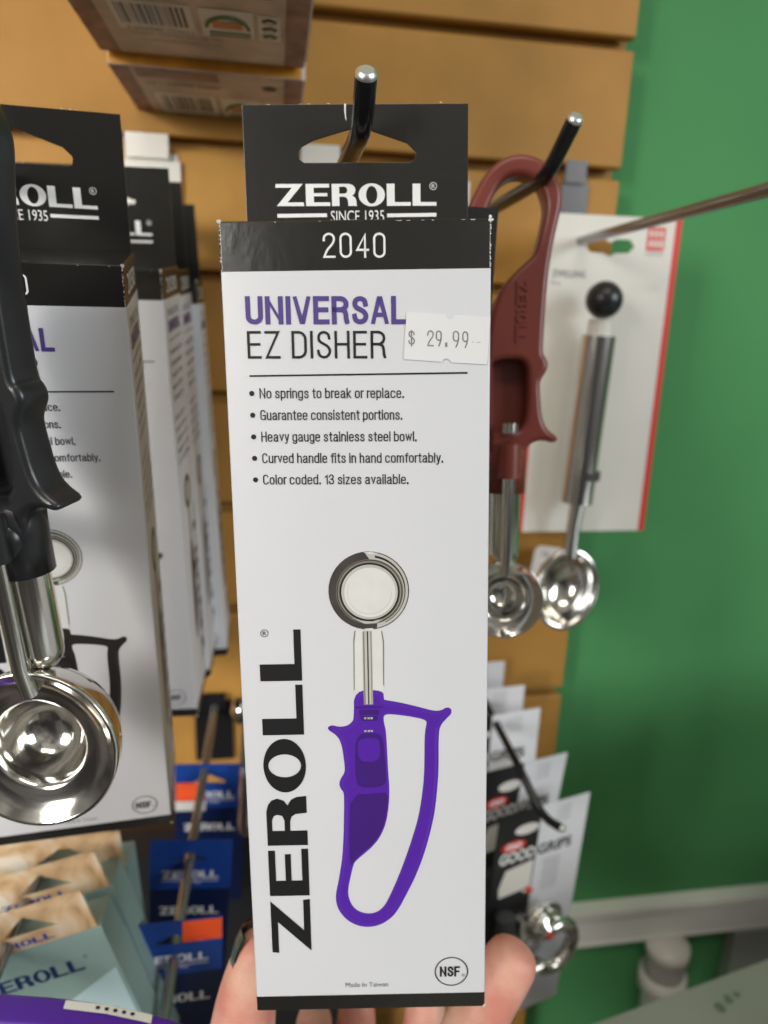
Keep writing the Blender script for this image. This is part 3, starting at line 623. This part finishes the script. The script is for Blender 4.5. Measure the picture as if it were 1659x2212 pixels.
# ------------------------------------------------------------------ dishers (portion scoops), built in mm around the collar
K = 1.75
def dmap(p): return (-(p[0] - 36.2) * K, (p[1] - 127.1) * K)
def make_disher(label, plastic, R, tube=.032, turn=0.0, nod=0.0):
    root = empty('portion_scoop', Matrix.Identity(4), label, 'scoop', 'loose portion scoops')
    mb = MB()
    def prism(cs, y0, y1, bev, m):
        e = (y1 - y0) / 2; v, f = poly2d(cs, max(e - bev, .01), bev, 4)
        mb.add([(x / 1000, (z + (y0 + y1) / 2) / 1000, y / 1000) for x, y, z in v], f, m, True)
    o = [dmap(p) for p in smooth(OUT, 2)]; i = [dmap(p) for p in smooth(INN, 2)]; r = [dmap(p) for p in smooth(REC, 2)]
    prism([o, i, r], -6, 6, 2.2, plastic)
    prism([[dmap(p) for p in smooth([(31.2, 138), (41, 138), (41.3, 158), (31, 158.5)], 1)]], 3.6, 5.6, .4, plastic)
    mb.lathe([(.0069, -.003), (.0086, -.003), (.0088, .012), (.0080, .018), (.004, .02)], plastic, 'Z', (0, 0, 0), 32)
    mb.build('handle', root)
    mb = MB(); zc = -tube - R / 1000; mb.lathe([(.0068, .002), (.0068, -tube + .004), (.0062, -tube + .001), (.0040, -tube - .002), (.001, -tube - .0025)], 'brushed', 'Z', (0, 0, 0), 32); mb.build('shaft_tube', root)
    mb = MB(); mb.tube([(0, -.0100, .012), (0, -.0100, -tube + .002), (0, -.0085, -tube - R * .00030)], .0026, 'brushed', 16); mb.tube([(0, -.0100, .0225), (0, -.0100, .0265)], .0032, 'steel', 14); mb.build('push_rod', root)
    mb = MB(); mb.tube([(0, -.0100, .004), (0, -.0100, .018)], .0048, plastic, 18); mb.lathe([(.002, -.0055), (.0062, -.0055), (.0066, .001), (.003, .002)], plastic, 'Y', (0, -.003, .009), 24); mb.build('rod_guide', root)
    mb = MB(); q = R / 1000
    prof = [(0, .74), (.16, .725), (.30, .67), (.41, .575), (.48, .45), (.52, .31), (.545, .20), (.575, .145), (.62, .125), (.70, .118), (.80, .085), (.90, .03), (.965, -.02), (.99, -.035), (1.012, -.02),
            (1.0, .08), (.955, .32), (.85, .57), (.64, .80), (.36, .95), (0, 1.0)]
    mb.lathe([(r_ * q, y_ * q) for r_, y_ in prof], 'steel', 'Y', (0, 0, 0), 72)
    tm = Matrix.Translation((0, -.45 * q, zc)) @ Matrix.Rotation(turn, 4, 'Z') @ Matrix.Rotation(nod, 4, 'X'); mb.v = [tuple(tm @ Vector(p)) for p in mb.v]
    mb.build('bowl', root)
    mb = MB()
    mb.lathe([(.0, -.0016), (.0022, -.0012), (.0026, 0), (.002, .001)], 'brushed', 'Y', (.04 * q, -.37 * q - .001, zc - .90 * q), 18); mb.build('rivet', root)
    return root
def set_disher(root, collar, bowl, yaw, roll=0.0, size=None):
    a, b = Vector(collar), Vector(bowl); z = (a - b); sc = size; z.normalize()
    x = Vector((1, 0, 0)); x = (x - z * x.dot(z)).normalized(); y = z.cross(x)
    m = Matrix([[x[i], y[i], z[i]] for i in range(3)]) @ Matrix.Rotation(yaw, 3, 'Z')
    root.matrix_world = Matrix.Translation(a) @ m.to_4x4() @ Matrix.Scale(sc, 4)
    return root
blk = make_disher('black handled steel scoop hanging in front of the nearest left box', 'blkpl', 26.0, .033, .26, -.10)
set_disher(blk, at(52, 1213, .219), at(136, 1617, .2215), -.40, size=1.0)
ter = make_disher('terracotta handled steel scoop hanging right of the held box', 'terra', 16.5)
set_disher(ter, at(1090, 1048, .297), at(1084, 1289, .291), -.15, size=1.03)
# raised wordmark on the terracotta handle
mb = MB(); v, f = poly2d(_lc, .02)
kx, ky = .024 / LOGOW, .0042
mb.add([(.002 + y * ky, -.0062 + z * .02, .083 - x * kx) for x, y, z in v], f, 'terra')
mb.build('embossed_wordmark', ter)
pur = make_disher('purple handled scoop lying at the lower left with a price strip', 'purple', 19)
# this one lies on its side: bowl to the left, lever upward, loop to the right
ex = at(60, 2149, .20) ; ez = (at(260, 2189, .205) - at(0, 2149, .195)).normalized()
ez = (at(330, 2165, .20) - at(60, 2149, .20)).normalized()          # model +Z (towards loop) runs right
exx = -Vector((0, 0, 1)); exx = (exx - ez * exx.dot(ez)).normalized(); eyy = ez.cross(exx)
R3 = Matrix([[exx[i], eyy[i], ez[i]] for i in range(3)])
anchor = Vector((-(56.0 - 36.2) * K / 1000, 0, (148 - 127.1) * K / 1000))
pur.matrix_world = Matrix.Translation(at(30, 2178, .20) - R3 @ anchor) @ R3.to_4x4()
mb = MB()
pts = [(55.55, 156.7), (54.9, 164.7), (53.6, 171.2), (53.1, 173.5)]
for (p, q) in zip(pts[:-1], pts[1:]):
    a, b = dmap(p), dmap(q); o_ = .35
    v = [((a[0] - o_) / 1000, .0012, a[1] / 1000), ((a[0] - o_) / 1000, .0044, a[1] / 1000), ((b[0] - o_) / 1000, .0044, b[1] / 1000), ((b[0] - o_) / 1000, .0012, b[1] / 1000)]
    mb.add(v, [(0, 1, 2, 3)], 'cardw')
for k in range(5):
    t = .35 + k * .1; a, b = dmap(pts[0]), dmap(pts[-1]); z = a[1] + (b[1] - a[1]) * t; x = a[0] + (b[0] - a[0]) * t ** 1.6 - .6
    mb.add([(x / 1000, .0022, z / 1000), (x / 1000, .0034, z / 1000), (x / 1000, .0034, (z + 1.3) / 1000), (x / 1000, .0022, (z + 1.3) / 1000)], [(0, 1, 2, 3)], 'ink')
mb.build('price_sticker', pur)

# ------------------------------------------------------------------ red edged card with a steel baller
TL, TR, BL = at(1170, 458, .455), at(1475, 474, .455), at(1068, 1150, .455)
u = TR - TL; v = BL - TL; cw, ch = u.length * 1000, v.length * 1000
vv = (v - u.normalized() * v.dot(u.normalized())); ch = vv.length * 1000
root = empty('carded_baller', frame(TL, u, v, ch / 1000), 'ivory card with red edges holding a steel baller with black ball end', 'carded utensil')
mb = MB(); hx = cw * .50
hl = [(hx - 16, 18), (hx - 13, 13.5), (hx - 4, 13.5), (hx, 15.5), (hx + 4, 13.5), (hx + 13, 13.5), (hx + 16.5, 17.5), (hx + 13, 21.5), (hx + 4, 22), (hx, 24), (hx - 4, 22), (hx - 13, 22)]
slab(mb, [[(0, 0), (cw, 0), (cw, ch), (0, ch)], hl], ch, 0, .8, 'cardw')
F = Face(mb, ch); F.rect(0, 0, 4.2, ch, 'red'); F.rect(cw - 4.2, 0, cw, ch, 'red')
mb.build('backing_card', root)
mb = MB(); F = Face(mb, ch)
F.rect(cw - 22.5, 5.5, cw - 10.5, 19.5, 'red'); 
for k in range(3):
    F.rect(cw - 21 + k * 3.4, 7.2, cw - 19 + k * 3.4, 11.5, 'cardw', -.25); F.rect(cw - 20.8 + k * 3.4, 13, cw - 18.6 + k * 3.4, 17.5, 'cardw', -.25)
F.text('ZWILLING', cw - 22.5, 22.3, 12, 1.7, 'gink')
mb.build('brand_block', root); mb = MB(); F = Face(mb, ch)
F.text('ZWILLING', 10, 37.3, 22, 4, 'gink', wt=.02); F.text('Pro', 10, 42.3, 6, 2.6, 'gink')
mb.build('maker_name', root); mb = MB(); F = Face(mb, ch); F.text('$ 26.99', cw - 29, 45, 18, 4, 'palep', slope=-.05)
mb.build('card_print', root)
def ol(px, py, Y): return root.matrix_world.inverted() @ at(px, py, Y)
root_inv = frame(TL, u, v, ch / 1000).inverted()
def rl_(px, py, Y): return root_inv @ at(px, py, Y)
kb = rl_(1305, 648, .432)
mb = MB(); r = .0112
mb.lathe([(r * math.sin(a), -r * math.cos(a)) for a in [math.pi * k / 16 for k in range(17)]], 'blkpl', 'Z', tuple(kb), 32); mb.build('ball_knob', root)
mb = MB(); mb.tube([rl_(1300, 690, .436), rl_(1294, 728, .436)], .0078, 'cardw', 24); mb.build('collar', root)
mb = MB(); mb.tube([rl_(1294, 725, .437), rl_(1245, 1084, .437)], .0105, 'brushed', 28)
mb.tube([rl_(1262, 1015, .4368), rl_(1259, 1033, .4368)], .0107, 's0', 28); mb.build('steel_handle', root)
mb = MB(); mb.tube([rl_(1250, 1075, .437), rl_(1238, 1140, .437), rl_(1230, 1200, .437)], [.0052, .0046, .0055], 'brushed', 20); mb.build('neck', root)
bc = rl_(1226, 1275, .43)
mb = MB(); q = .0240
mb.lathe([(0, .75 * q), (.3 * q, .70 * q), (.55 * q, .55 * q), (.72 * q, .33 * q), (.80 * q, .1 * q), (.86 * q, .02 * q), (.97 * q, -.01 * q), (1.0 * q, .04 * q), (.95 * q, .3 * q), (.8 * q, .6 * q), (.45 * q, .88 * q), (0, .95 * q)], 'steel', 'Y', (0, 0, 0), 64)
rotm = Matrix.Rotation(.22, 4, 'Y') @ Matrix.Rotation(-.15, 4, 'X') @ Matrix.Diagonal((.93, 1, 1.18, 1))
mb.v = [tuple(Matrix.Translation(bc) @ rotm @ Vector(p)) for p in mb.v]
mb.build('scoop_bowl', root)
# little tag on the slats behind the baller
TL, TR, BL = at(1158, 1178, .478), at(1232, 1186, .478), at(1140, 1240, .478); u = TR - TL; v = BL - TL
mb = MB(); w_, h_ = u.length * 1000, v.length * 1000
slab(mb, [[(0, 3), (3, 0), (w_, 0), (w_, h_), (0, h_)]], h_, 0, .5, 'palep'); F = Face(mb, h_); F.text('29', 6, h_ - 4, 5, 5, 'navyink'); F.text('16', 6, 8, 5, 5, 'navyink')
tag(mb.build('price_tag', None, frame(TL, u, v, h_ / 1000)), 'small pale tag with dark digits behind the steel baller bowl', 'tag')

# ------------------------------------------------------------------ black and white cards on the lower right hook
ow, oh = (at(1275, 1712, .372) - at(1080, 1766, .352)).length * 1000, 165.0
def opener_card(label, group):
    root = empty('carded_opener', Matrix.Identity(4), label, 'carded utensil', group)
    mb = MB(); bw = ow * .46
    slab(mb, [[(bw, 0), (ow, 0), (ow, oh), (bw, oh)], ell(38, 13.5, 2.3, 2.3, 20)], oh, 0, .7, 'white')
    slab(mb, [[(0, 0), (bw - .02, 0), (bw - .02, oh), (0, oh)]], oh, 0, .7, 'ink'); mb.build('backing_card', root)
    mb = MB(); F = Face(mb, oh)
    F.poly([ell(22, 14, 9, 3.8)], 'palep'); mb.build('grey_oval', root); mb = MB(); F = Face(mb, oh); F.poly([[(10, 42), (bw - 1, 39), (bw - 1, 60), (7, 62), (6, 55)]], 'cardw', -.14); mb.build('price_label', root); mb = MB(); F = Face(mb, oh)
    F.text('GOOD', 4, 36.5, bw - 5, 7.6, 'wink', wt=.03); F.text('GRIPS', bw + .8, 36.5, 27, 7.2, 'ink', wt=.03)
    mb.build('large_lettering', root); mb = MB(); F = Face(mb, oh)
    for k in range(5): F.text('pull to open the blade', 44, 5 + k * 2.4, 11, 1.2, 'gink')
    mb.build('notice_print', root); mb = MB(); F = Face(mb, oh)
    for k in range(9): F.text('stainless steel cutting wheel', 38 + (k % 3), 43 + k * 2.8, 14 - (k % 3), 1.4, 'gink')
    mb.build('card_print', root)
    mb = MB(); F = Face(mb, oh); F.poly([ell(13.5, 24.5, 9.2, 4.0)], 'red', -.2); F.text('OXO', 7.5, 26.3, 12, 3.9, 'wink', -.3, wt=.05); mb.build('brand_badge', root)
    # opener: two handles, jaw, crank wheel
    mb = MB(); z0 = (oh - 66) / 1000
    mb.tube([(.006, -.010, z0), (.008, -.014, z0 - .03), (.008, -.014, z0 - .075)], [.006, .0085, .0075], 'blkpl', 20)
    mb.build('grip', root)
    mb = MB(); mb.tube([(.020, -.010, z0 - .006), (.019, -.013, z0 - .03), (.016, -.014, z0 - .078)], [.0045, .005, .0045], 'brushed', 16); mb.build('lever', root)
    mb = MB()
    v, f = poly2d([smooth([(-11, -9), (0, -13), (13, -9), (17, 2), (12, 13), (2, 16), (-9, 12), (-13, 2)], 2)], 1.2, .5)
    mb.add([(x / 1000 + .031, z / 1000 - .014, y / 1000 + z0 - .010) for x, y, z in v], f, 'brushed', True); mb.build('jaw_plate', root)
    mb = MB(); mb.lathe([(0, -.008), (.004, -.008), (.0045, -.005), (.0085, -.0045), (.0092, -.003), (.0092, 0), (0, 0)], 'steel', 'Y', (.031, -.0155, z0 - .010), 32)
    mb.lathe([(0, -.0095), (.0022, -.0095), (.0022, -.0075), (0, -.0075)], 'red', 'Y', (.031, -.0155, z0 - .010), 16); mb.build('cutting_wheel', root)
    mb = MB(); mb.tube([(.040 + .0145 * math.cos(a), -.019, z0 - .026 + .0165 * math.sin(a)) for a in [math.radians(q) for q in range(-140, 130, 15)]], .0046, 'steel', 16); mb.build('crank_loop', root)
    return root
oc = opener_card('front black and white utensil card with a can opener above the fingertip', 'black and white utensil cards')
spots = [((1080, 1766), (1275, 1712), (1020, 2180), .352, .372), ((1042, 1672), (1226, 1626), (985, 2060), .372, .398), ((1010, 1555), (1168, 1529), (960, 1900), .416, .426), ((990, 1496), (1134, 1480), (945, 1800), .444, .450), ((965, 1438), (1091, 1428), (920, 1700), .474, .478)]
labs = [None, 'utensil card second from the front on the lower right hook, brown seen through its hole', 'utensil card third from the front on the lower right hook, dark rod across its face', 'utensil card fourth from the front against the tan slats', 'rearmost pale utensil card half hidden behind the held box']
for k, (a, b, c_, Ya, Yb) in enumerate(spots):
    o = oc if k == 0 else copy_tree(oc)
    if k: o['label'] = labs[k]
    A, B = at(*a, Ya), at(*b, Yb); u = (B - A).normalized()
    v = Vector((0.0, .02, -1)); 
    o.matrix_world = frame(B - u * ow / 1000, u, v, oh / 1000)

# ------------------------------------------------------------------ blue header cards
bw_, bh_ = 46.0, 112.0
def blue_card(label):
    root = empty('blue_pack', Matrix.Identity(4), label, 'carded utensil', 'blue header packs')
    mb = MB()
    slab(mb, [[(0, 0), (bw_, 0), (bw_, 34), (0, 34)], [(10.5, 14.5), (22.5, 8.0), (35, 14.5)]], bh_, 0, .8, 'blue'); 
    F = Face(mb, bh_); F.logo(7, 26, 32, 5, 'wink'); F.rect(7, 27.6, 39, 28.1, 'wink'); F.text('since 1935', 17, 30.2, 12, 1.5, 'wink')
    mb.build('header', root)
    mb = MB(); slab(mb, [[(.4, 34.1), (bw_ - .4, 34.1), (bw_ - .4, bh_), (.4, bh_)]], bh_, -.2, 22, 'navy'); F = Face(mb, bh_)
    F.logo(6, 52, 34, 5.6, 'wink', -.4); mb.build('sleeve', root)
    return root
def orange(root, a, b, c, d, white=False):
    mb = MB(); F = Face(mb, bh_); F.rect(a, b, c, d, 'orange', -.3)
    F.text('sale', a + 1, d - 1.5, (c - a) * .6, 1.5, 'red', -.4)
    if white: F.rect(a - .5, d + .5, c, d + 8, 'palep', -.32)
    mb.build('price_sticker', root)
b1 = blue_card('front blue pack with orange sticker on its upper right corner')
fr = [((277, 2002), (477, 1980), .300, .303), ((328, 1817), (499, 1815), .358, .358), ((388, 1652), (521, 1650), .425, .425)]
packs = [b1, copy_tree(b1), copy_tree(b1)]
packs[1]['label'] = 'middle blue pack without a sticker, steel hook running across it'
packs[2]['label'] = 'rearmost blue pack with orange sticker and pale label left of the hook rod'
for o, (a, b, Ya, Yb) in zip(packs, fr):
    A, B = at(*a, Ya), at(*b, Yb); u = B - A; o.matrix_world = frame((A + B) / 2 - u.normalized() * bw_ / 2000, u, Vector((0, 0.03, -1)), bh_ / 1000)
orange(packs[0], 26.5, .3, 45.8, 13.2); orange(packs[2], 1, 14, 20, 28, True)

A, B = at(232, 1800, .452), at(800, 1790, .452)  # guessed pack, widened to put shade into the gaps behind the goods
mb = MB(); mb.box(A.x, B.x, .452, .478, A.z - .26, A.z, 'darkpack'); mb.box(A.x + .01, B.x - .01, .4515, .4522, A.z - .25, A.z - .02, 'blkpl')
tag(mb.build('shade_pack'), 'dark brown pack added low behind the blue packs to darken the gaps', 'carton')

# ------------------------------------------------------------------ pale teal cards with marble headers
tw, th = 70.0, 120.0
def teal_card(label):
    root = empty('teal_pack', Matrix.Identity(4), label, 'carded utensil', 'pale teal packs')
    mb = MB(); slab(mb, [[(0, 0), (tw, 0), (tw, 20.5), (0, 20.5)], [(30, 13.5), (43, 4.5), (56, 13.5)]], th, 0, .8, 'marble')
    F = Face(mb, th); F.logo(22, 18.9, 30, 3.1, 'blueink'); mb.build('header', root)
    mb = MB(); slab(mb, [[(.2, 20.6), (tw + 1.5, 20.6), (tw + 1.5, th), (.2, th)]], th, -.1, 18, 'teal'); F = Face(mb, th)
    F.logo(12, 40, 46, 6.6, 'navyink', -.3); F.reg(60, 33.5, 1, 'navyink', -.3); F.poly([[(44, 55), (tw, 44), (tw, 80), (44, 80)]], 'tealpale', -.3); mb.build('sleeve', root)
    return root
t1 = teal_card('front pale teal pack with marbled header at the lower left')
packs = [t1, copy_tree(t1), copy_tree(t1)]
packs[1]['label'] = 'second pale teal pack, greyer marbled header just behind the front one'; packs[2]['label'] = 'rearmost pale teal pack directly under the nearest left box'
for o, (a, b, Y) in zip(packs, (((-157, 2026), (173, 1923), .27), ((-75, 1918), (203, 1838), .292), ((30, 1822), (258, 1796), .312))):
    A, B = at(*a, Y), at(*b, Y); u = B - A; o.matrix_world = frame(B - u.normalized() * tw / 1000, u, -Vector((0, 0, 1)), th / 1000)

# steel tool behind the held box, left of it
A = at(538, 1470, .43); root = empty('hanging_tool', Matrix.Translation(A), 'steel handled tool showing just left of the held box', 'utensil')
mb = MB(); B = at(533, 1800, .41) - A; mb.tube([(0, 0, 0), B * .9, B * .97, B], [.0045, .006, .006, .004], 'brushed', 20); mb.build('handle', root)
mb = MB(); mb.lathe([(.001, -.008), (.006, -.007), (.0085, 0), (.006, .007), (.001, .008)], 'chrome', 'Z', (-.004, -.002, -.02), 24); mb.build('ferrule', root)

# ------------------------------------------------------------------ printed food cartons overhead
def carton(label, x0, x1, y0, y1, z, hgt=.12):
    root = empty('food_carton', Matrix.Translation((x0, y0, z)), label, 'carton', 'printed cartons overhead')
    w, d = x1 - x0, y1 - y0; mb = MB()
    mb.box(0, w, 0, d, 0, hgt, 'kraft'); mb.box(.0005, w * .62, -.0004, .0002, .0005, hgt, 'amber'); mb.box(w * .621, w - .001, -.0004, .0002, .0005, hgt, 'amber')
    mb.box(w * .995, w + .0012, .004, d - .004, .0012, hgt, 'palep'); mb.build('carton_body', root)
    mb = MB()
    def q(a, b, c, e, m, o=.0004): mb.add([(a * w, b * d, -o), (c * w, b * d, -o), (c * w, e * d, -o), (a * w, e * d, -o)], [(0, 1, 2, 3)], m)
    q(0.0, 0, .10, 1, 'kraftd', .0002); q(.9, 0, 1, 1, 'kraftd', .0002); q(.12, .02, .55, .12, 'kraftd', .0003)
    q(.16, .33, .50, .66, 'labelw', .0003); q(.53, .34, .76, .66, 'labelw', .0003); q(.78, .36, .88, .66, 'labelw', .0003)
    x = .185; random.seed(3)
    while x < .475:
        b = random.choice((.003, .005, .009, .013)); q(x, .36, min(x + b, .478), .58, 'ink', .0005); x += b + random.choice((.004, .006, .010))
    c = [(.645 + .10 * math.cos(a), .55 - .15 * math.sin(a)) for a in [math.radians(t) for t in range(0, 181, 12)]] + [(.645 + .085 * math.cos(a), .55 - .11 * math.sin(a)) for a in [math.radians(t) for t in range(180, -1, -12)]]
    k = len(c) // 2
    mb.add([(a * w, b * d, -.0006) for a, b in c], [(i, i + 1, 2 * k - 2 - i, 2 * k - 1 - i) for i in range(k - 1)], 'lgreen'); q(.58, .47, .71, .55, 'peach', .0005); q(.56, .59, .745, .61, 'lgreen', .0005); q(.56, .63, .745, .645, 'lgreen', .0005)
    def txt(s, x0_, y0_, wid, cap, m='gink'):
        v, f = text2d(s, .01); xs = [p[0] for p in v]; kx = wid * w / (max(xs) - min(xs)); ky = cap / CAPH
        mb.add([(x0_ * w + p[0] * kx, y0_ * d + p[1] * ky * -1, -.0007) for p in v], f, m)
    txt('ingredients : wheat flour, sugar, eggs, butter', .2, .70, .42, .0024); txt('keep cool and dry, best before see side', .22, .78, .38, .0022); txt('10 - 33790 Halle', .14, .20, .40, .0045, 'ink'); txt('4 006040 197013', .19, .645, .3, .0028)
    for yy in (.42, .51, .60):
        mb.add([(.83 * w + .0032 * math.cos(t), yy * d + .0024 * math.sin(t), -.0007) for t in [k_ * .57 for k_ in range(11)]], [list(range(11))], 'ink')
        mb.add([(.83 * w + .0018 * math.cos(t), yy * d + .0013 * math.sin(t), -.0009) for t in [k_ * .57 for k_ in range(11)]], [list(range(11))], 'palep')
    mb.add([(.82 * w + .004 * math.cos(t), .15 * d + .003 * math.sin(t), -.0007) for t in [k_ * .57 for k_ in range(11)]], [list(range(11))], 'ink')
    mb.build('bottom_print', root)
    return root
zB = .115
fl, frr, bl_ = atz(232, 137, zB), atz(655, 172, zB), atz(307, 275, zB)
carton('printed carton overhead nearer the wall, amber front edge showing', fl.x, frr.x, fl.y, bl_.y, zB)
zA = .1195; al, ar = atz(231, 127, zA), atz(655, 163, zA)
carton('printed carton overhead nearer the viewer with a large barcode', al.x, ar.x, fl.y - .10, fl.y - .004, zA)

# ------------------------------------------------------------------ the hand
def hand():
    P = lambda x, y, Y: at(x, y, Y)
    V = []; E = []; Rr = []
    def node(p, r, par=None):
        V.append(p); Rr.append(r); 
        if par is not None: E.append((par, len(V) - 1))
        return len(V) - 1
    wr = node(P(760, 3250, .195), .026)
    pm = node(P(770, 2760, .200), .029, wr)
    pk = node(P(800, 2520, .205), .026, pm)
    # thumb up the left side
    t0 = node(P(600, 2560, .200), .017, pm); t1 = node(P(512, 2320, .202), .0145, t0); t2 = node(P(532, 2155, .206), .0115, t1); t3 = node(P(558, 2060, .207), .0098, t2); t4 = node(P(570, 2018, .207), .0066, t3)
    # index finger coming up on the right
    i0 = node(P(950, 2470, .205), .0130, pk); i1 = node(P(985, 2300, .200), .0122, i0); i2 = node(P(1040, 2180, .202), .0114, i1); i3 = node(P(1096, 2088, .206), .0111, i2); i4 = node(P(1126, 2036, .207), .0098, i3)
    # the other fingers close under and behind the box
    m0 = node(P(890, 2450, .215), .0125, pk); m1 = node(P(905, 2300, .232), .0108, m0); m2 = node(P(918, 2190, .244), .0098, m1); m3 = node(P(925, 2120, .248), .0082, m2)
    r0 = node(P(790, 2440, .222), .0122, pk); r1 = node(P(768, 2300, .240), .0106, r0); r2 = node(P(768, 2200, .250), .0096, r1); r3 = node(P(775, 2140, .252), .0078, r2)
    p0 = node(P(705, 2450, .222), .0115, pk); p1 = node(P(680, 2310, .238), .0098, p0); p2 = node(P(676, 2215, .247), .0090, p1); p3 = node(P(684, 2165, .250), .0070, p2)
    me = bpy.data.meshes.new('person'); o0 = V[0].copy(); me.from_pydata([v - o0 for v in V], E, [])
    o = bpy.data.objects.new('person', me); COL.objects.link(o); o.location = o0
    me.materials.append(M['skin'])
    bm = bmesh.new(); bm.from_mesh(me); lay = bm.verts.layers.skin.verify(); bm.verts.ensure_lookup_table()
    for i, v in enumerate(bm.verts): v[lay].radius = (Rr[i], Rr[i]); v[lay].use_root = (i == pm)
    bm.to_mesh(me); bm.free()
    sk = o.modifiers.new('skin', 'SKIN'); sk.use_smooth_shade = True; sk.branch_smoothing = .6
    sb = o.modifiers.new('sub', 'SUBSURF'); sb.levels = 3; sb.render_levels = 3
    tag(o, 'hand with dark thumbnail holding the bottom of the white purple scoop box', 'person')
    def nail(c, ax, out, wid, ln, m):
        ax = ax.normalized(); out = (out - ax * out.dot(ax)).normalized(); sd = ax.cross(out); vs = []; nu, nv = 9, 9
        for j in range(nv):
            for i in range(nu):
                a = (i / (nu - 1) - .5) * 2; b = (j / (nv - 1) - .5) * 2; k = math.sqrt(max(0, 1 - .35 * b * b * (1 if b > 0 else .6)))
                vs.append(c + sd * (a * wid * k) + ax * (b * ln) + out * (-.42 * wid * a * a - .12 * ln * b * b))
        back = [p - out * .0006 for p in vs]; n = nu * nv
        fs = [(j * nu + i, j * nu + i + 1, (j + 1) * nu + i + 1, (j + 1) * nu + i) for j in range(nv - 1) for i in range(nu - 1)]
        fs += [tuple(q + n for q in f[::-1]) for f in fs]
        mb = MB(); mb.add([p - o0 for p in vs + back], fs, m, True)
        mb.build('fingernail', o)
    axis = V[t4] - V[t2]; nail(V[t3] + axis.normalized() * .001 + Vector((-.0090, .0022, .001)), axis, Vector((-1, .30, .15)), .0060, .0090, 'nail')
hand()
